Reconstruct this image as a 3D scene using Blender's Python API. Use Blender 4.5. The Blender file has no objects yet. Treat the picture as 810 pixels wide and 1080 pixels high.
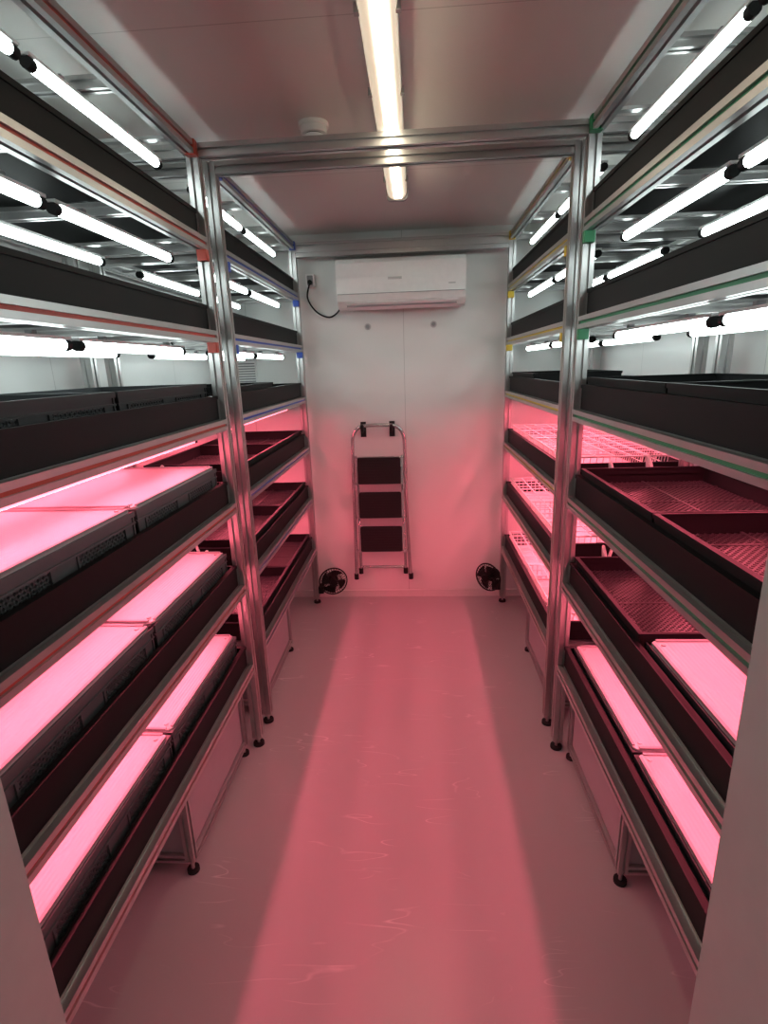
import bpy, math, random
from mathutils import Vector, Matrix
random.seed(4)
sc = bpy.context.scene

# ------------------------------------------------------------------ materials
def mat(name, col, rough=0.5, metal=0.0, bump=None, noise=None, spec=0.5):
    m = bpy.data.materials.new(name); m.use_nodes = True
    nt = m.node_tree; b = nt.nodes['Principled BSDF']
    b.inputs['Base Color'].default_value = (*col, 1)
    b.inputs['Roughness'].default_value = rough
    b.inputs['Metallic'].default_value = metal
    b.inputs['Specular IOR Level'].default_value = spec
    tc = nt.nodes.new('ShaderNodeTexCoord')
    n = nt.nodes.new('ShaderNodeTexNoise')
    nt.links.new(tc.outputs['Object'], n.inputs['Vector'])
    sc_, amt = noise if noise else (30, 0.06)
    n.inputs['Scale'].default_value = sc_; n.inputs['Detail'].default_value = 5
    mx = nt.nodes.new('ShaderNodeMix'); mx.data_type = 'RGBA'
    mx.inputs['A'].default_value = (*[c*(1-amt) for c in col], 1)
    mx.inputs['B'].default_value = (*[min(1, c*(1+amt)) for c in col], 1)
    nt.links.new(n.outputs['Fac'], mx.inputs['Factor'])
    nt.links.new(mx.outputs['Result'], b.inputs['Base Color'])
    if bump:
        bp = nt.nodes.new('ShaderNodeBump'); bp.inputs['Strength'].default_value = bump[1]
        bp.inputs['Distance'].default_value = 0.002
        n2 = nt.nodes.new('ShaderNodeTexNoise'); n2.inputs['Scale'].default_value = bump[0]
        nt.links.new(tc.outputs['Object'], n2.inputs['Vector'])
        nt.links.new(n2.outputs['Fac'], bp.inputs['Height'])
        nt.links.new(bp.outputs['Normal'], b.inputs['Normal'])
    return m

def emat(name, col, strength):
    m = bpy.data.materials.new(name); m.use_nodes = True
    b = m.node_tree.nodes['Principled BSDF']
    b.inputs['Base Color'].default_value = (0.8, 0.8, 0.8, 1)
    b.inputs['Emission Color'].default_value = (*col, 1)
    b.inputs['Emission Strength'].default_value = strength
    return m

def seam_mat(name, col, axis, positions, rough=0.35):
    m = mat(name, col, rough, noise=(3, 0.04), bump=(2.5, 0.15))
    nt = m.node_tree; b = nt.nodes['Principled BSDF']
    src = b.inputs['Base Color'].links[0].from_socket
    g = nt.nodes.new('ShaderNodeNewGeometry'); s = nt.nodes.new('ShaderNodeSeparateXYZ')
    nt.links.new(g.outputs['Position'], s.inputs[0])
    acc = None
    for p in positions:
        c = nt.nodes.new('ShaderNodeMath'); c.operation = 'COMPARE'
        nt.links.new(s.outputs[axis], c.inputs[0]); c.inputs[1].default_value = p; c.inputs[2].default_value = 0.0018
        if acc is None: acc = c.outputs[0]
        else:
            a = nt.nodes.new('ShaderNodeMath'); a.operation = 'MAXIMUM'
            nt.links.new(acc, a.inputs[0]); nt.links.new(c.outputs[0], a.inputs[1]); acc = a.outputs[0]
    mx = nt.nodes.new('ShaderNodeMix'); mx.data_type = 'RGBA'
    nt.links.new(acc, mx.inputs['Factor']); nt.links.new(src, mx.inputs['A'])
    mx.inputs['B'].default_value = (*[c*0.68 for c in col], 1)
    nt.links.new(mx.outputs['Result'], b.inputs['Base Color'])
    return m

M = {}
M['alu'] = mat('anodised_aluminium', (0.45, 0.445, 0.44), 0.32, 0.8)
M['alu2'] = mat('brushed_ladder_aluminium', (0.55, 0.55, 0.55), 0.25, 0.9)
M['black'] = mat('black_plastic', (0.006, 0.006, 0.0065), 0.55, spec=0.15)
M['black2'] = mat('black_mesh_plastic', (0.03, 0.027, 0.028), 0.35)
M['rubber'] = mat('black_rubber', (0.012, 0.012, 0.012), 0.7, spec=0.25)
M['crate'] = mat('grey_crate_plastic', (0.075, 0.08, 0.085), 0.45, spec=0.3)
M['darkcrate'] = mat('dark_crate_plastic', (0.02, 0.022, 0.024), 0.5, spec=0.3)
M['white'] = mat('white_plastic', (0.8, 0.8, 0.79), 0.35)
M['dimwhite'] = mat('white_hose', (0.7, 0.7, 0.68), 0.4)
M['panel'] = mat('tank_panel', (0.28, 0.28, 0.29), 0.4)
M['grey'] = mat('grey_plastic', (0.25, 0.25, 0.26), 0.5)
M['wire'] = mat('white_coated_wire', (0.7, 0.68, 0.67), 0.4)
M['red'] = mat('red_plastic', (0.42, 0.05, 0.03), 0.45)
M['green'] = mat('green_plastic', (0.02, 0.20, 0.08), 0.45)
M['blue'] = mat('blue_plastic', (0.03, 0.08, 0.42), 0.45)
M['yellow'] = mat('yellow_plastic', (0.6, 0.42, 0.03), 0.45)
M['tube'] = emat('white_led', (0.86, 1.0, 0.98), 11.0)
M['pink'] = emat('pink_led', (1.0, 0.125, 0.19), 86.0)
M['pinkside'] = emat('pink_led_diffuser_edge', (1.0, 0.2, 0.28), 3.0)
M['warm'] = emat('warm_led', (1.0, 0.88, 0.64), 24.0)
M['diff'] = emat('fixture_diffuser', (1.0, 0.82, 0.55), 0.6)
M['screen'] = mat('display', (0.5, 0.5, 0.5), 0.2)

# lid: ribbed semi-matt plastic
lid = mat('lid_plastic', (0.40, 0.41, 0.42), 0.45, noise=(8, 0.04), spec=0.35)
nt = lid.node_tree; b = nt.nodes['Principled BSDF']
tc = nt.nodes.new('ShaderNodeTexCoord'); w = nt.nodes.new('ShaderNodeTexWave')
w.wave_type = 'BANDS'; w.bands_direction = 'X'; w.inputs['Scale'].default_value = 28; w.inputs['Distortion'].default_value = 0.6
nt.links.new(tc.outputs['Object'], w.inputs['Vector'])
bp = nt.nodes.new('ShaderNodeBump'); bp.inputs['Strength'].default_value = 0.3; bp.inputs['Distance'].default_value = 0.002
nt.links.new(w.outputs['Fac'], bp.inputs['Height']); nt.links.new(bp.outputs['Normal'], b.inputs['Normal'])
M['lid'] = lid

# floor
fl = mat('floor_vinyl', (0.355, 0.355, 0.355), 0.3, noise=(1.5, 0.05))
nt = fl.node_tree; b = nt.nodes['Principled BSDF']
tc = nt.nodes.new('ShaderNodeTexCoord')
def scuff(scale, rot, dist, w_, loc):
    mp = nt.nodes.new('ShaderNodeMapping'); mp.inputs['Scale'].default_value = scale; mp.inputs['Rotation'].default_value = (0, 0, rot); mp.inputs['Location'].default_value = (loc, loc*0.5, 0)
    nt.links.new(tc.outputs['Object'], mp.inputs['Vector'])
    n3 = nt.nodes.new('ShaderNodeTexNoise'); n3.inputs['Scale'].default_value = 2.0; n3.inputs['Detail'].default_value = 2; n3.inputs['Distortion'].default_value = dist
    nt.links.new(mp.outputs['Vector'], n3.inputs['Vector'])
    s_ = nt.nodes.new('ShaderNodeMath'); s_.operation = 'SUBTRACT'; s_.inputs[1].default_value = 0.5
    nt.links.new(n3.outputs['Fac'], s_.inputs[0])
    a_ = nt.nodes.new('ShaderNodeMath'); a_.operation = 'ABSOLUTE'; nt.links.new(s_.outputs[0], a_.inputs[0])
    c = nt.nodes.new('ShaderNodeMapRange'); c.inputs['From Min'].default_value = w_; c.inputs['From Max'].default_value = 0.0
    nt.links.new(a_.outputs[0], c.inputs['Value'])
    mp2 = nt.nodes.new('ShaderNodeMapping'); mp2.inputs['Location'].default_value = (loc*3, 1, 2)
    n4 = nt.nodes.new('ShaderNodeTexNoise'); n4.inputs['Scale'].default_value = 4.0; n4.inputs['Detail'].default_value = 5
    nt.links.new(tc.outputs['Object'], mp2.inputs['Vector']); nt.links.new(mp2.outputs['Vector'], n4.inputs['Vector'])
    r = nt.nodes.new('ShaderNodeMapRange'); r.inputs['From Min'].default_value = 0.54; r.inputs['From Max'].default_value = 0.66
    nt.links.new(n4.outputs['Fac'], r.inputs['Value'])
    mu = nt.nodes.new('ShaderNodeMath'); mu.operation = 'MULTIPLY'
    nt.links.new(c.outputs['Result'], mu.inputs[0]); nt.links.new(r.outputs['Result'], mu.inputs[1]); return mu.outputs[0]
s1 = scuff((0.7, 4.5, 1), 0.12, 0.1, 0.006, 3.0); s2 = scuff((0.9, 5.0, 1), -0.22, 0.2, 0.005, 9.0)
ad = nt.nodes.new('ShaderNodeMath'); ad.operation = 'MAXIMUM'; nt.links.new(s1, ad.inputs[0]); nt.links.new(s2, ad.inputs[1])
mm2 = nt.nodes.new('ShaderNodeMath'); mm2.operation = 'MULTIPLY'; mm2.inputs[1].default_value = 0.45
nt.links.new(ad.outputs[0], mm2.inputs[0])
src = b.inputs['Base Color'].links[0].from_socket
mx = nt.nodes.new('ShaderNodeMix'); mx.data_type = 'RGBA'; mx.inputs['B'].default_value = (0.75, 0.74, 0.73, 1)
nt.links.new(mm2.outputs[0], mx.inputs['Factor']); nt.links.new(src, mx.inputs['A'])
nt.links.new(mx.outputs['Result'], b.inputs['Base Color'])
M['floor'] = fl
M['wall_b'] = seam_mat('wall_panel_end', (0.66, 0.67, 0.65), 0, [-1.07, -0.07, 0.93], 0.33)
M['wall_s'] = seam_mat('wall_panel_side', (0.60, 0.60, 0.59), 1, [0.9, 1.9, 2.9], 0.35)
M['ceil'] = seam_mat('ceiling_panel', (0.64, 0.63, 0.60), 1, [0.45, 1.48, 2.51], 0.4)
M['trim'] = mat('trim_white', (0.6, 0.6, 0.58), 0.4)
M['jamb'] = mat('door_frame_paint', (0.32, 0.32, 0.30), 0.5)

# ------------------------------------------------------------------ mesh builder
class MB:
    def __init__(s): s.v = []; s.f = []; s.m = []; s.mats = []; s.sm = []
    def mi(s, k):
        if k not in s.mats: s.mats.append(k)
        return s.mats.index(k)
    def add(s, vs, fs, k, mtx=None, smooth=False):
        o = len(s.v)
        for p in vs:
            p = Vector(p)
            if mtx is not None: p = mtx @ p
            s.v.append(p)
        i = s.mi(k)
        for f in fs:
            s.f.append([a+o for a in f]); s.m.append(i); s.sm.append(smooth)
    def box(s, a, b, k, mtx=None):
        x0, x1 = sorted((a[0], b[0])); y0, y1 = sorted((a[1], b[1])); z0, z1 = sorted((a[2], b[2]))
        vs = [(x0,y0,z0),(x1,y0,z0),(x1,y1,z0),(x0,y1,z0),(x0,y0,z1),(x1,y0,z1),(x1,y1,z1),(x0,y1,z1)]
        s.add(vs, [(0,3,2,1),(4,5,6,7),(0,1,5,4),(1,2,6,5),(2,3,7,6),(3,0,4,7)], k, mtx)
    def rbox(s, a, b, k, r=0.01, axis=2, n=3, mtx=None):
        lo = [min(a[i], b[i]) for i in range(3)]; hi = [max(a[i], b[i]) for i in range(3)]
        i0, i1 = [i for i in range(3) if i != axis]
        pts = []
        for (cx, cy, st) in ((hi[i0]-r, hi[i1]-r, 0), (lo[i0]+r, hi[i1]-r, 90), (lo[i0]+r, lo[i1]+r, 180), (hi[i0]-r, lo[i1]+r, 270)):
            for j in range(n+1):
                t = math.radians(st + 90*j/n); pts.append((cx+r*math.cos(t), cy+r*math.sin(t)))
        s.extr(pts, axis, lo[axis], hi[axis], k, (i0, i1), mtx)
    def extr(s, pts, axis, l0, l1, k, ii=None, mtx=None, smooth=False):
        i0, i1 = ii if ii else [i for i in range(3) if i != axis]
        n = len(pts); vs = []
        for l in (l0, l1):
            for p in pts:
                q = [0, 0, 0]; q[i0] = p[0]; q[i1] = p[1]; q[axis] = l; vs.append(q)
        fs = [(i, (i+1) % n, (i+1) % n+n, i+n) for i in range(n)]
        s.add(vs, fs, k, mtx, smooth)
        s.add(vs, [tuple(range(n))[::-1], tuple(range(n, 2*n))], k, mtx)
    def prof(s, c, axis, l0, l1, k='alu', size=0.04):
        """T-slot aluminium profile"""
        h = size/2; w = 0.005; d = 0.010
        base = [(-h, -h), (-w, -h), (-w, -h+d), (w, -h+d), (w, -h)]
        pts = []
        for q in range(4):
            t = math.pi/2*q; cs, sn = round(math.cos(t)), round(math.sin(t))
            for (x, y) in base: pts.append((x*cs-y*sn, x*sn+y*cs))
        s.extr([(p[0]+c[0], p[1]+c[1]) for p in pts], axis, l0, l1, k)
    def tube(s, pts, r, k, n=8, closed=False, mtx=None):
        pts = [Vector(p) for p in pts]; m = len(pts); vs = []
        up = None
        for i, p in enumerate(pts):
            if closed: t = pts[(i+1) % m]-pts[i-1]
            else: t = pts[min(i+1, m-1)]-pts[max(i-1, 0)]
            t.normalize()
            if up is None:
                up = Vector((0, 0, 1)) if abs(t.z) < 0.9 else Vector((1, 0, 0))
            up = (up - t*up.dot(t)); up.normalize(); sd = t.cross(up)
            for j in range(n):
                a = 2*math.pi*j/n; vs.append(p + (up*math.cos(a)+sd*math.sin(a))*r)
        fs = []
        for i in range(m if closed else m-1):
            a = i*n; b2 = ((i+1) % m)*n
            for j in range(n): fs.append((a+j, a+(j+1) % n, b2+(j+1) % n, b2+j))
        s.add(vs, fs, k, mtx, True)
        if not closed: s.add(vs, [tuple(range(n))[::-1], tuple(range((m-1)*n, m*n))], k, mtx)
    def cyl(s, p0, p1, r, k, n=16, mtx=None): s.tube([p0, p1], r, k, n, mtx=mtx)
    def mesh(s, name, loc=(0, 0, 0)):
        me = bpy.data.meshes.new(name); L = Vector(loc)
        me.from_pydata([tuple(p-L) for p in s.v], [], s.f)
        for k in s.mats: me.materials.append(M[k])
        me.polygons.foreach_set('material_index', s.m)
        me.polygons.foreach_set('use_smooth', s.sm)
        me.validate()
        import bmesh
        bm = bmesh.new(); bm.from_mesh(me); bmesh.ops.recalc_face_normals(bm, faces=bm.faces); bm.to_mesh(me); bm.free()
        me.update(); return me

def link(name, me, loc=(0, 0, 0), parent=None):
    o = bpy.data.objects.new(name, me); sc.collection.objects.link(o)
    if parent is not None:
        o.parent = parent; o.location = (0, 0, 0)
    else: o.location = loc
    return o
def emit(mb, name, loc=(0, 0, 0), parent=None):
    if parent is not None: loc = parent['o']
    return link(name, mb.mesh(name, loc), loc, parent)
def empty(name, loc):
    e = bpy.data.objects.new(name, None); e.location = loc; e.empty_display_size = 0.1
    e['o'] = loc; sc.collection.objects.link(e); return e

def smoothpts(P, n=8):
    P = [Vector(p) for p in P]; out = []
    for i in range(len(P)-1):
        p0 = P[max(i-1, 0)]; p1 = P[i]; p2 = P[i+1]; p3 = P[min(i+2, len(P)-1)]
        for j in range(n):
            t = j/n
            out.append(0.5*((2*p1)+(p2-p0)*t+(2*p0-5*p1+4*p2-p3)*t*t+(3*p1-p0-3*p2+p3)*t**3))
    out.append(P[-1]); return out

# ------------------------------------------------------------------ room
XL, XR, YF, YB, ZC = -1.30, 1.16, 0.50, 3.53, 2.385
def boxobj(name, a, b, k):
    m = MB(); m.box(a, b, k)
    c = [(a[i]+b[i])/2 for i in range(3)]
    return emit(m, name, c)
boxobj('floor', (XL-0.1, -0.9, -0.08), (XR+0.1, YB+0.1, 0), 'floor')
boxobj('ceiling', (XL-0.1, YF-0.2, ZC), (XR+0.1, YB+0.1, ZC+0.1), 'ceil')
boxobj('wall_back', (XL-0.1, YB, 0), (XR+0.1, YB+0.1, ZC), 'wall_b')
boxobj('wall_left', (XL-0.1, YF, 0), (XL, YB, ZC), 'wall_s')
boxobj('wall_right', (XR, YF, 0), (XR+0.1, YB, ZC), 'wall_s')
DL, DR = -0.503, 0.334
m = MB()
m.box((XL-0.1, YF-0.16, 0), (DL-0.0, YF, ZC), 'jamb'); m.box((DR, YF-0.16, 0), (XR+0.1, YF, ZC), 'jamb')
m.box((DL, YF-0.16, 2.1), (DR, YF, ZC), 'jamb'); emit(m, 'wall_front')
m = MB()
m.box((XL+0.0, YB-0.012, 0), (XR, YB, 0.05), 'trim'); emit(m, 'baseboard_back')
m = MB(); m.box((XL, YF, 0), (XL+0.012, YB-0.012, 0.05), 'trim'); emit(m, 'baseboard_left')
m = MB(); m.box((XR-0.012, YF, 0), (XR, YB-0.012, 0.05), 'trim'); emit(m, 'baseboard_right')

# ------------------------------------------------------------------ racks
LV = [0.39, 0.75, 1.09, 1.41, 1.72, 2.02, 2.30]
DEPTH = 0.48
def rack(name, side, xf, y0, y1, colr, post_strip, far_caps):
    X = lambda o: xf + side*o
    ctr = (X(DEPTH/2), (y0+y1)/2, 0)
    E = empty(name, ctr)
    f = MB()
    for px in (X(0), X(DEPTH)):
        for py in (y0, y1):
            f.prof((px, py), 2, 0.045, 2.32)
            f.cyl((px, py, 0), (px, py, 0.012), 0.024, 'rubber'); f.cyl((px, py, 0.012), (px, py, 0.045), 0.006, 'alu', 8)
            f.cyl((px, py, 0.030), (px, py, 0.045), 0.014, 'alu', 8)
    emit(f, 'upright_posts', parent=E)
    r = MB()
    ya, yb = y0+0.02, y1-0.02
    for i, z in enumerate(LV):
        for px in (X(0), X(DEPTH)):
            r.prof((px, z), 1, ya, yb)
        for py in (y0, y1):
            r.prof((py, z), 0, min(X(0.02), X(DEPTH-0.02)), max(X(0.02), X(DEPTH-0.02)))
        for t in (0.33, 0.67):
            yy = ya+(yb-ya)*t
            r.prof((yy, z), 0, min(X(0.02), X(DEPTH-0.02)), max(X(0.02), X(DEPTH-0.02)), size=0.03)
    emit(r, 'shelf_rails', parent=E)
    s = MB()
    for z in LV:
        s.box((X(-0.0135), ya, z-0.0049), (X(-0.0102), yb, z+0.0049), colr)
    if post_strip:
        for py in (y0, y1):
            s.box((X(-0.0135), py-0.0049, 0.1), (X(-0.0102), py+0.0049, 2.3), colr)
    for z in LV[4:]:
        for py, sg in ((y1-0.02, -1), (y0+0.02, 1)):
            if z == LV[-1]:
                s.rbox((X(-0.024), py, z-0.022), (X(0.012), py+sg*0.03, z+0.022), colr, 0.004)
            else:
                s.rbox((X(-0.024), py, z-0.055), (X(0.012), py+sg*0.024, z-0.0205), colr, 0.004)
    emit(s, 'colour_strips_and_brackets', parent=E)
    # lights
    seg = (yb-ya-0.06)/2
    t = MB()
    for z in LV[4:]:
        zt = z-0.048
        for off in (0.10, 0.34):
            for q in range(2):
                a = ya+0.02+q*(seg+0.02); b_ = a+seg-0.01
                t.cyl((X(off), a+0.02, zt), (X(off), b_-0.02, zt), 0.0125, 'tube', 10)
                for (c0, c1) in ((a, a+0.02), (b_-0.02, b_)):
                    t.cyl((X(off), c0, zt), (X(off), c1, zt), 0.0135, 'rubber', 10)
                for cy in (a+0.12, b_-0.12):
                    t.box((X(off-0.008), cy-0.008, zt+0.010), (X(off+0.008), cy+0.008, z-0.0205), 'grey')
                t.box((X(off-0.012), a, zt+0.011), (X(off+0.012), b_, zt+0.018), 'white')
            e0 = (X(off), yb-0.04, zt)
            t.tube(smoothpts([e0, (X(off+0.01), yb-0.02, zt-0.008), (X(off+0.03), yb-0.005, zt+0.005), (X(off+0.05), yb-0.004, z-0.01)], 5), 0.003, 'rubber', 5)
    for z in LV[4:]:
        for cy in (ya+0.14, yb-0.14):
            t.box((X(0.02), cy-0.012, z-0.0205), (X(DEPTH-0.02), cy+0.012, z-0.012), 'alu')
    emit(t, 'white_tube_lights', parent=E)
    p = MB()
    for z in LV[1:4]:
        zt = z-0.052
        for off in (0.10, 0.36):
            for cy in (ya+0.12, (ya+yb)/2, yb-0.12):
                p.box((X(off-0.01), cy-0.01, zt+0.012), (X(off+0.01), cy+0.01, z-0.018), 'alu')
            p.box((X(off-0.014), ya+0.03, zt+0.002), (X(off+0.014), yb-0.03, zt+0.014), 'alu')
            p.box((X(off-0.010), ya+0.04, zt-0.006), (X(off+0.010), yb-0.04, zt+0.002), 'pinkside')
            p.box((X(off-0.009), ya+0.045, zt-0.0064), (X(off+0.009), yb-0.045, zt-0.0060), 'pink')
            for cy in (ya+0.035, yb-0.035): p.box((X(off-0.0125), cy-0.008, zt-0.008), (X(off+0.0125), cy+0.008, zt+0.003), 'rubber')
    emit(p, 'pink_grow_light_bars', parent=E)
    return E

# ---- containers (built once, instanced)
def tray_mesh(name, lx, ly, h, k, wall=0.004, rim=0.012, ribs=True, bottom=None):
    m = MB(); hx, hy = lx/2, ly/2
    m.box((-hx, -hy, 0), (hx, hy, 0.004), bottom or k)
    for sx in (-1, 1):
        m.box((sx*hx, -hy, 0.0), (sx*(hx-wall), hy, h), k)
        m.box((sx*hx, -hy, h-0.004), (sx*(hx-rim), hy, h), k)
        m.box((sx*(hx-0.0), -hy, h-0.012), (sx*(hx+0.004), hy, h), k)
    for sy in (-1, 1):
        m.box((-hx, sy*hy, 0.0), (hx, sy*(hy-wall), h), k)
        m.box((-hx, sy*hy, h-0.004), (hx, sy*(hy-rim), h), k)
    return m

def lattice(m, plane, c0, c1, u0, u1, v0, v1, step, wd, k, diag=True):
    def P(u, v, c):
        return {'z': (u, v, c), 'x': (c, u, v), 'y': (u, c, v)}[plane]
    W = u1-u0; H = v1-v0
    for sg in (1, -1):
        d = -H+step/2
        while d < W:
            t0 = max(0, -d); t1 = min(H, W-d)
            if t1-t0 > 0.003:
                a = (u0+d+t0, v0+t0); b_ = (u0+d+t1, v0+t1)
                if sg < 0: a = (u0+u1-a[0], a[1]); b_ = (u0+u1-b_[0], b_[1])
                du, dv = b_[0]-a[0], b_[1]-a[1]; L = math.hypot(du, dv); nu, nv = -dv/L*wd/2, du/L*wd/2
                q = [(a[0]+nu, a[1]+nv), (b_[0]+nu, b_[1]+nv), (b_[0]-nu, b_[1]-nv), (a[0]-nu, a[1]-nv)]
                vs = [P(x, y, c0) for x, y in q]+[P(x, y, c1) for x, y in q]
                m.add(vs, [(0,1,2,3),(7,6,5,4),(0,4,5,1),(1,5,6,2),(2,6,7,3),(3,7,4,0)], k)
            d += step
def crate_mesh(k, h=0.135, lidk=None):
    m = MB(); lx, ly = 0.40, 0.595; hx, hy = lx/2, ly/2
    m.box((-hx+0.008, -hy+0.008, 0), (hx-0.008, hy-0.008, 0.004), k)
    z0, z1 = 0.028, h-0.03
    for sx in (-1, 1):
        xa, xb = sx*(hx-0.004), sx*(hx-0.010)
        m.box((xa, -hy+.004, 0), (xb, hy-.004, z0), k); m.box((xa, -hy+.004, z1), (xb, hy-.004, h), k)
        cols = [(-hy+.004, -hy+0.05), (-0.045, 0.045), (hy-0.05, hy-.004)]
        for c in cols: m.box((xa, c[0], z0), (xb, c[1], z1), k)
        for (u0, u1) in ((-hy+0.05, -0.045), (0.045, hy-0.05)):
            lattice(m, 'x', xa, xb, u0, u1, z0, z1, 0.016, 0.0045, k)
            for yy in (u0, u1): m.box((sx*hx, yy-0.003, z0), (xb, yy+0.003, z1), k)
        m.box((sx*(hx+0.002), -hy, h-0.014), (sx*(hx-0.012), hy, h), k)
        m.box((sx*(hx+0.001), -hy, h-0.034), (sx*(hx-0.006), hy, h-0.029), k)
    for sy in (-1, 1):
        ya, yb = sy*(hy-0.004), sy*(hy-0.010)
        m.box((-hx, ya, 0), (hx, yb, z0), k); m.box((-hx, ya, z1), (hx, yb, h), k)
        for c in ((-hx, -hx+0.04), (-0.06, 0.06), (hx-0.04, hx)): m.box((c[0], ya, z0), (c[1], yb, z1), k)
        for (u0, u1) in ((-hx+0.04, -0.06), (0.06, hx-0.04)): lattice(m, 'y', ya, yb, u0, u1, z0, z1, 0.016, 0.0045, k)
        m.box((-hx, sy*hy, h-0.014), (hx, sy*(hy-0.012), h), k)
    if lidk:
        m.rbox((-hx+0.004, -hy+0.004, h), (hx-0.004, hy-0.004, h+0.006), lidk, 0.02)
        for sx in (-1, 1): m.box((sx*(hx-0.004), -hy+0.02, h+0.004), (sx*(hx-0.012), hy-0.02, h+0.011), 'grey')
        for sy in (-1, 1): m.box((-hx+0.02, sy*(hy-0.004), h+0.004), (hx-0.02, sy*(hy-0.012), h+0.011), 'grey')
        for sx in (-1, 1):
            for sy in (-1, 1): m.cyl((sx*(hx-0.03), sy*(hy-0.03), h+0.006), (sx*(hx-0.03), sy*(hy-0.03), h+0.010), 0.006, lidk, 10)
    return m.mesh('plastic_crate')
def mesh_tray(k, gk, h, zg, ly=0.60, step=0.018, wd=0.004):
    m = tray_mesh('t', 0.43, ly, h, k, 0.004, 0.010)
    hx, hy = 0.215, ly/2
    lattice(m, 'z', zg, zg+0.003, -hx+0.01, hx-0.01, -hy+0.01, hy-0.01, step, wd, gk)
    for t in (-0.33, 0.0, 0.33): m.box((-hx+.005, t*ly-0.004, zg-0.002), (hx-.005, t*ly+0.004, zg+0.005), gk)
    m.box((-0.004, -hy+.005, zg-0.002), (0.004, hy-.005, zg+0.005), gk)
    return m.mesh('seedling_tray')
def wire_tray():
    m = MB(); hx, hy, h = 0.205, 0.30, 0.10
    m.box((-hx+.01, -hy+.01, 0.0), (hx-.01, hy-.01, 0.006), 'wire')
    loop = lambda z, g: [(-hx+g, -hy+g, z), (hx-g, -hy+g, z), (hx-g, hy-g, z), (-hx+g, hy-g, z)]
    for z, g in ((h, 0), (h*0.66, 0.003), (h*0.33, 0.006), (0.008, 0.01)):
        L = loop(z, g)
        for i in range(4): m.cyl(L[i], L[(i+1) % 4], 0.004 if z == h else 0.0022, 'wire', 6)
    for i in range(25):
        y = -hy+i*2*hy/24
        for sx in (-1, 1): m.cyl((sx*hx, y, h), (sx*(hx-.01), y, 0.005), 0.0018, 'wire', 5)
    for i in range(17):
        x = -hx+i*2*hx/16
        for sy in (-1, 1): m.cyl((x, sy*hy, h), (x, sy*(hy-.01), 0.005), 0.0018, 'wire', 5)
    for i in range(1, 8): m.box((-hx, -hy+i*2*hy/8-.003, h-0.004), (hx, -hy+i*2*hy/8+.003, h), 'wire')
    for i in range(1, 6): m.box((-hx+i*2*hx/6-.003, -hy, h-0.004), (-hx+i*2*hx/6+.003, hy, h), 'wire')
    return m.mesh('wire_basket')

ME = {'lid': crate_mesh('crate', 0.135, 'lid'), 'dark': crate_mesh('darkcrate', 0.125, None),
      'mesh': mesh_tray('black', 'black2', 0.105, 0.05), 'wire': wire_tray(), 'lowlid': crate_mesh('darkcrate', 0.085, 'lid')}
NM = {'lid': 'lidded_crate', 'lowlid': 'lidded_crate', 'dark': 'plastic_crate', 'mesh': 'seedling_tray', 'wire': 'wire_basket'}
def fill(E, side, xf, y0, y1, content):
    X = lambda o: xf + side*o
    ya, yb = y0+0.022, y1-0.022
    ly = yb-ya
    lt = tray_mesh('t', 0.47, ly-0.004, 0.085, 'black', 0.005, 0.014).mesh('flood_tray')
    for i in range(6):
        z = LV[i]+0.0205
        link('flood_tray', lt, (X(DEPTH/2), (ya+yb)/2, z))
        c = content.get(i)
        if c:
            far = yb-0.012-0.30
            for q, kind in enumerate(c):
                if kind:
                    yc = far-0.605*(1-q)
                    link(NM[kind], ME[kind], (X(DEPTH/2-0.005), yc, z+0.0045))

XLp, XRp = -0.72, 0.575
FY0, FY1, BY0, BY1 = 0.62, 1.965, 2.125, 3.43
R1 = rack('aluminium_grow_rack', -1, XLp, FY0, FY1, 'red', True, 0)
R2 = rack('aluminium_grow_rack', 1, XRp, FY0, FY1, 'green', False, 0)
R3 = rack('aluminium_grow_rack', -1, XLp, BY0, BY1, 'blue', False, 0)
R4 = rack('aluminium_grow_rack', 1, XRp, BY0, BY1, 'yellow', True, 0)
fill(R1, -1, XLp, FY0, FY1, {0: ('lid', 'lid'), 1: ('lid', 'lid'), 2: ('lid', 'lid'), 3: ('dark', 'dark')})
fill(R2, 1, XRp, FY0, FY1, {0: ('lowlid', 'lowlid'), 1: ('lowlid', 'mesh'), 2: ('mesh', 'mesh'), 3: ('mesh', 'mesh')})
fill(R3, -1, XLp, BY0, BY1, {0: ('mesh', 'mesh'), 1: ('mesh', 'mesh'), 2: ('mesh', 'mesh'), 3: ('mesh', None)})
fill(R4, 1, XRp, BY0, BY1, {0: ('wire', 'wire'), 1: ('wire', 'wire'), 2: ('wire', 'wire'), 3: (None, 'mesh')})

# overhead cross beams tying racks together
for y in (FY1, BY0, BY1):
    m = MB()
    m.prof((y, 2.30), 0, XLp+0.021, XRp-0.021)
    if y == BY1: m.prof((y, 2.26), 0, XLp+0.021, XRp-0.021)
    emit(m, 'cross_beam', (-0.07, y, 2.3))

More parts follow.
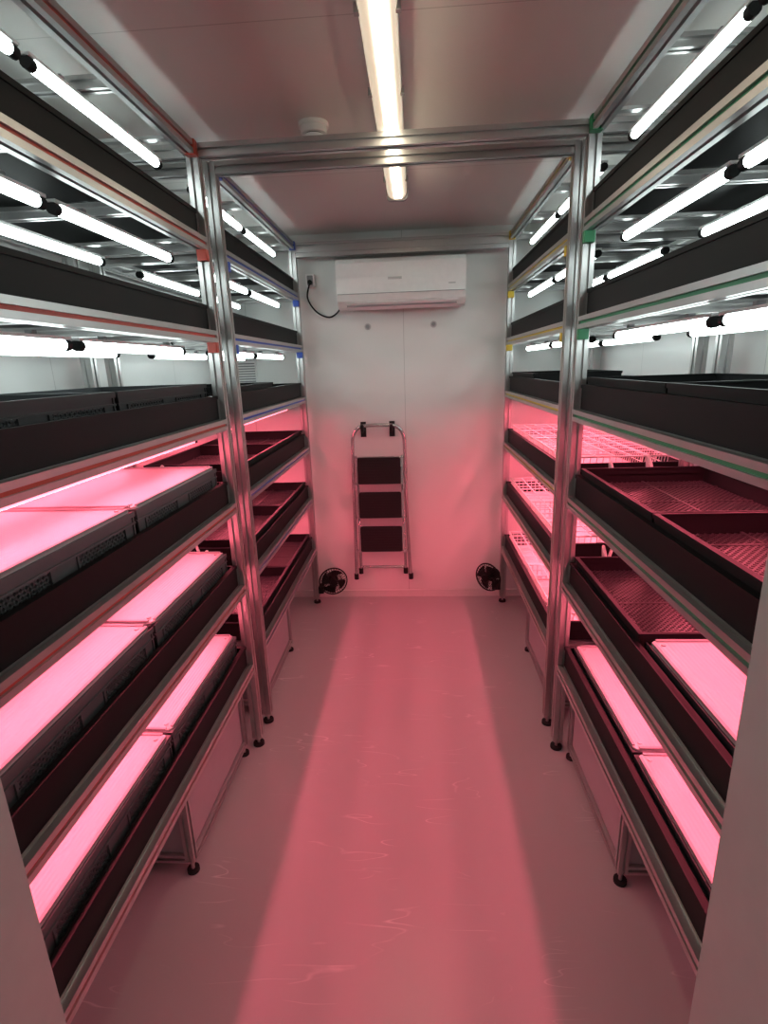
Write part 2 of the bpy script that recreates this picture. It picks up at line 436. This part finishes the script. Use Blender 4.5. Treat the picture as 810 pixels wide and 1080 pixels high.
# tanks under racks
def tank(side, xf, ya, yb):
    X = lambda o: xf + side*o
    m = MB(); o0, o1 = 0.045, 0.42; z0, z1 = 0.045, 0.34; s = 0.03
    for o in (o0, o1):
        for y in (ya, yb):
            m.prof((X(o), y), 2, z0, z1, size=s)
            m.cyl((X(o), y, 0), (X(o), y, 0.012), 0.02, 'rubber'); m.cyl((X(o), y, 0.012), (X(o), y, z0), 0.006, 'alu', 8)
        for z in (z0+s/2, z1-s/2): m.prof((X(o), z), 1, ya+s/2, yb-s/2, size=s)
        m.box((X(o-0.003), ya+s/2, z0+s), (X(o+0.003), yb-s/2, z1-s), 'panel')
    for y in (ya, yb):
        for z in (z0+s/2, z1-s/2): m.prof((y, z), 0, min(X(o0+s/2), X(o1-s/2)), max(X(o0+s/2), X(o1-s/2)), size=s)
        m.box((X(o0+s/2), y-0.003, z0+s), (X(o1-s/2), y+0.003, z1-s), 'panel')
    m.box((X(o0), ya, z0+0.004), (X(o1), yb, z0+0.012), 'panel')
    emit(m, 'water_tank_cabinet', (X(0.22), (ya+yb)/2, 0))
for side, xf in ((-1, XLp), (1, XRp)):
    tank(side, xf, 1.35, 1.90); tank(side, xf, 2.19, 2.77)

# ------------------------------------------------------------------ ceiling lamp
E = empty('ceiling_batten_lamp', (-0.07, 1.95, ZC))
m = MB()
m.rbox((-0.115, 1.20, ZC-0.03), (-0.025, 2.70, ZC), 'white', 0.006, 1)
for y in (1.18, 2.70): m.rbox((-0.118, y, ZC-0.062), (-0.022, y+0.022, ZC), 'grey', 0.02, 1)
for i in range(4): m.box((-0.122, 1.4+i*0.37, ZC-0.04), (-0.018, 1.415+i*0.37, ZC-0.02), 'alu')
emit(m, 'housing', parent=E)
m = MB(); pts = []
for j in range(9):
    a = math.pi*j/8; pts.append((-0.07+0.043*math.cos(a), ZC-0.03-0.030*math.sin(a)))
m.extr(pts, 1, 1.203, 2.699, 'diff', smooth=True)
emit(m, 'diffuser', parent=E)
m = MB()
m.box((-0.082, 1.23, ZC-0.0615), (-0.048, 2.67, ZC-0.056), 'warm')
emit(m, 'led_strip', parent=E)

# ------------------------------------------------------------------ smoke detector
m = MB(); c = (-0.325, 2.03)
for z0, z1, r in ((ZC-0.012, ZC, 0.05), (ZC-0.032, ZC-0.012, 0.043), (ZC-0.046, ZC-0.036, 0.035)):
    m.cyl((c[0], c[1], z0), (c[0], c[1], z1), r, 'white', 28)
m.cyl((c[0], c[1], ZC-0.036), (c[0], c[1], ZC-0.032), 0.03, 'rubber', 28)
m.cyl((c[0]+0.015, c[1]-0.01, ZC-0.048), (c[0]+0.015, c[1]-0.01, ZC-0.046), 0.004, 'red', 8)
emit(m, 'smoke_detector', (c[0], c[1], ZC))

# ------------------------------------------------------------------ air conditioner
E = empty('air_conditioner', (-0.08, YB, 2.07))
m = MB()
prof = [(YB, 1.95), (YB-0.10, 1.935), (YB-0.15, 1.945), (YB-0.185, 1.975), (YB-0.20, 2.01), (YB-0.203, 2.10), (YB-0.20, 2.18), (YB-0.188, 2.20), (YB-0.16, 2.21), (YB, 2.21)]
m.extr(prof, 0, -0.455, 0.30, 'white')
o = emit(m, 'body', parent=E)
bv = o.modifiers.new('bevel', 'BEVEL'); bv.width = 0.012; bv.segments = 3; bv.limit_method = 'ANGLE'; bv.angle_limit = math.radians(50)
m = MB()
m.box((-0.45, YB-0.205, 2.0115), (0.295, YB-0.198, 2.0145), 'grey')
m.box((-0.40, YB-0.176, 1.962), (0.25, YB-0.13, 1.9435), 'grey')
R = Matrix.Translation((0, YB-0.160, 1.950)) @ Matrix.Rotation(math.radians(-33), 4, 'X')
m.box((-0.405, -0.035, -0.006), (0.255, 0.03, -0.001), 'white', R)
for i in range(9): m.box((-0.43+i*0.001, YB-0.15+i*0.012, 2.209), (0.27, YB-0.145+i*0.012, 2.212), 'grey')
m.box((-0.15, YB-0.2045, 2.085), (-0.07, YB-0.2025, 2.098), 'screen')
m.box((0.20, YB-0.2045, 2.05), (0.24, YB-0.2025, 2.056), 'screen')
emit(m, 'flap_and_vents', parent=E)

# power cord + socket box
m = MB()
m.rbox((-0.665, YB-0.035, 2.085), (-0.61, YB, 2.16), 'white', 0.006, 1)
m.rbox((-0.655, YB-0.04, 2.095), (-0.62, YB-0.03, 2.15), 'grey', 0.005, 1)
m.cyl((-0.637, YB-0.055, 2.11), (-0.637, YB-0.035, 2.11), 0.014, 'rubber')
emit(m, 'wall_socket', (-0.64, YB, 2.12))
m = MB(); P = [(-0.637, YB-0.05, 2.11), (-0.655, YB-0.06, 2.02), (-0.61, YB-0.03, 1.94), (-0.53, YB-0.03, 1.905), (-0.47, YB-0.03, 1.94), (-0.45, YB-0.06, 1.985)]
m.tube(smoothpts(P), 0.005, 'rubber', 6)
emit(m, 'power_cord', (-0.6, YB, 2))
for x in (-0.295, 0.118):
    m = MB(); m.cyl((x, YB, 1.842), (x, YB-0.006, 1.842), 0.02, 'alu', 20); m.cyl((x, YB-0.006, 1.842), (x, YB-0.022, 1.842), 0.012, 'grey', 16)
    emit(m, 'wall_bolt_cap', (x, YB, 1.84))
# vent grille on the back wall behind the left rack
m = MB()
m.rbox((-1.17, YB-0.012, 1.50), (-1.03, YB, 1.66), 'white', 0.008, 1)
for i in range(9): m.box((-1.16, YB-0.016, 1.512+i*0.016), (-1.04, YB-0.011, 1.519+i*0.016), 'grey')
emit(m, 'vent_grille', (-1.10, YB, 1.58))

# ------------------------------------------------------------------ folded step ladder hung on the wall
E = empty('step_ladder', (-0.25, YB-0.06, 0.16))
m = MB(); cx = -0.25; yl = YB-0.065
hoop = [(cx-0.185, yl, 0.17), (cx-0.178, yl, 0.60), (cx-0.172, yl, 1.05), (cx-0.165, yl, 1.16), (cx-0.13, yl, 1.215), (cx-0.07, yl, 1.23), (cx+0.07, yl, 1.23), (cx+0.13, yl, 1.215), (cx+0.165, yl, 1.16), (cx+0.172, yl, 1.05), (cx+0.178, yl, 0.60), (cx+0.195, yl, 0.17)]
m.tube(smoothpts(hoop, 6), 0.0115, 'alu2', 10)
rear = [(cx-0.155, yl+0.03, 0.20), (cx-0.15, yl+0.03, 0.95), (cx+0.15, yl+0.03, 0.95), (cx+0.16, yl+0.03, 0.20)]
m.tube(rear, 0.010, 'alu2', 8)
m.tube([(cx-0.15, yl+0.03, 0.24), (cx+0.15, yl+0.03, 0.24)], 0.009, 'alu2', 8)
m.tube([(cx-0.175, yl, 1.02), (cx+0.175, yl, 1.02)], 0.007, 'alu2', 8)
for x, zz in ((cx-0.186, 0.16), (cx+0.196, 0.16), (cx-0.155, 0.19), (cx+0.16, 0.19)):
    m.cyl((x, yl if zz < .18 else yl+0.03, zz), (x, yl if zz < .18 else yl+0.03, zz+0.04), 0.016, 'rubber', 12)
for zc in (0.935, 0.70, 0.46):
    m.cyl((cx-0.178, yl, zc-0.09), (cx+0.178, yl, zc-0.09), 0.006, 'alu2', 8)
    for sx in (-1, 1):
        m.box((cx+sx*0.146, yl-0.020, zc-0.095), (cx+sx*0.158, yl-0.004, zc+0.10), 'alu2')
emit(m, 'frame', parent=E)
m = MB()
for zc in (0.935, 0.70, 0.46):
    m.rbox((cx-0.142, yl-0.030, zc-0.088), (cx+0.142, yl-0.006, zc+0.088), 'rubber', 0.012, 1)
    for i in range(9): m.box((cx-0.13, yl-0.0312, zc-0.075+i*0.0185), (cx+0.13, yl-0.029, zc-0.07+i*0.0185), 'rubber')
emit(m, 'treads', parent=E)
m = MB()
for x in (cx-0.10, cx+0.09):
    m.box((x-0.018, YB, 1.15), (x+0.018, YB-0.012, 1.25), 'rubber')
    m.tube([(x, YB-0.01, 1.20), (x, yl-0.02, 1.195), (x, yl-0.035, 1.205), (x, yl-0.037, 1.24)], 0.010, 'rubber', 8)
emit(m, 'wall_hooks', parent=E)

# ------------------------------------------------------------------ clip fans
def fan(c, yaw, postx, posty):
    E = empty('clip_fan', c)
    T = Matrix.Translation(c) @ Matrix.Rotation(yaw, 4, 'Z')   # fan faces local -Y
    m = MB(); R = 0.093
    def ring(r, y, tr, n=32): m.tube([(r*math.cos(2*math.pi*i/n), y, r*math.sin(2*math.pi*i/n)) for i in range(n)], tr, 'rubber', 6, True, T)
    ring(R, 0, 0.004); ring(R*0.99, -0.008, 0.003); ring(R*0.62, -0.028, 0.0015); ring(R*0.62, 0.028, 0.0015); ring(R*0.30, -0.034, 0.002)
    for i in range(30):
        a = 2*math.pi*i/30; cs, sn = math.cos(a), math.sin(a)
        for sg in (-1, 1):
            m.tube([(R*0.22*cs, sg*0.034, R*0.22*sn), (R*0.62*cs, sg*0.028, R*0.62*sn), (R*0.9*cs, sg*0.014, R*0.9*sn), (R*cs, 0, R*sn)], 0.0014, 'rubber', 4, mtx=T)
    m.cyl((0, -0.038, 0), (0, -0.030, 0), R*0.25, 'black', 20, T)
    m.cyl((0, 0.02, 0), (0, 0.085, 0), 0.036, 'black', 20, T)
    emit(m, 'guard_and_motor', parent=E)
    m = MB(); m.cyl((0, -0.022, 0), (0, 0.018, 0), 0.02, 'black', 16, T)
    for q in range(4):
        B = T @ Matrix.Rotation(q*math.pi/2, 4, 'Y'); vs = []; fs = []
        for i in range(6):
            r = 0.018+i*0.0125
            for j in range(5):
                a = (-0.5+j/4)*1.15*(0.7+0.3*i/5); vs.append((r*math.sin(a+0.1*i), (j-2)*0.007, r*math.cos(a+0.1*i)))
        for i in range(5):
            for j in range(4): fs.append((i*5+j, i*5+j+1, i*5+j+6, i*5+j+5))
        m.add(vs, fs, 'black', B, True)
    emit(m, 'blades', parent=E)
    m = MB(); mot = T @ Vector((0, 0.06, -0.03))
    sgn = 1 if postx > c[0] else -1
    m.tube(smoothpts([mot, mot+Vector((0, 0, -0.07)), (postx-sgn*0.05, posty-0.0, c[2]-0.11), (postx-sgn*0.03, posty, c[2]-0.11)]), 0.009, 'rubber', 8)
    m.box((postx-sgn*0.055, posty-0.035, c[2]-0.135), (postx-sgn*0.0205, posty+0.03, c[2]-0.085), 'rubber')
    emit(m, 'clip_arm', parent=E)
fan((-0.575, 3.30, 0.215), math.radians(15), XLp, BY1)
fan((0.458, 3.30, 0.235), math.radians(-42), XRp, BY1)

# ------------------------------------------------------------------ irrigation hoses at rack junction
def hose(name, P, r=0.006, k='dimwhite'):
    m = MB(); m.tube(smoothpts(P, 8), r, k, 8); emit(m, name, P[0])
for side, xf in ((-1, XLp), (1, XRp)):
    X = lambda o: xf+side*o
    for o, y, zt in ((0.16, 2.045, 0.0), (0.30, 2.05, 0.02)):
        for za, zb in ((1.17, 0.80), (0.83, 0.46)):
            hose('irrigation_hose', [(X(o), y-0.05, za+zt), (X(o), y, za+0.05+zt), (X(o+0.02), y+0.02, za-0.06), (X(o+0.05), y-0.01, (za+zb)/2), (X(o+0.03), y+0.015, zb+0.02), (X(o+0.02), y+0.0, zb-0.06)])

# ------------------------------------------------------------------ world, camera
w = bpy.data.worlds.new('world'); sc.world = w; w.use_nodes = True
w.node_tree.nodes['Background'].inputs[0].default_value = (1, 0.96, 0.90, 1)
w.node_tree.nodes['Background'].inputs[1].default_value = 0.34

cam = bpy.data.cameras.new('camera'); co = bpy.data.objects.new('camera', cam); sc.collection.objects.link(co)
cam.sensor_fit = 'VERTICAL'; cam.sensor_height = 24; cam.sensor_width = 18; cam.lens = 560/1080*24; cam.clip_start = 0.02
Yc = Vector((33, 155, -560)).normalized(); Zc = Vector((-69, 2020, 560)); Zc = (Zc-Yc*Zc.dot(Yc)).normalized(); Xc = Yc.cross(Zc)
R = Matrix((Xc, Yc, Zc))
co.matrix_world = Matrix.Translation((0, 0, 1.6)) @ R.to_4x4()
sc.camera = co
sc.view_settings.view_transform = 'Standard'
sc.view_settings.exposure = 0.0
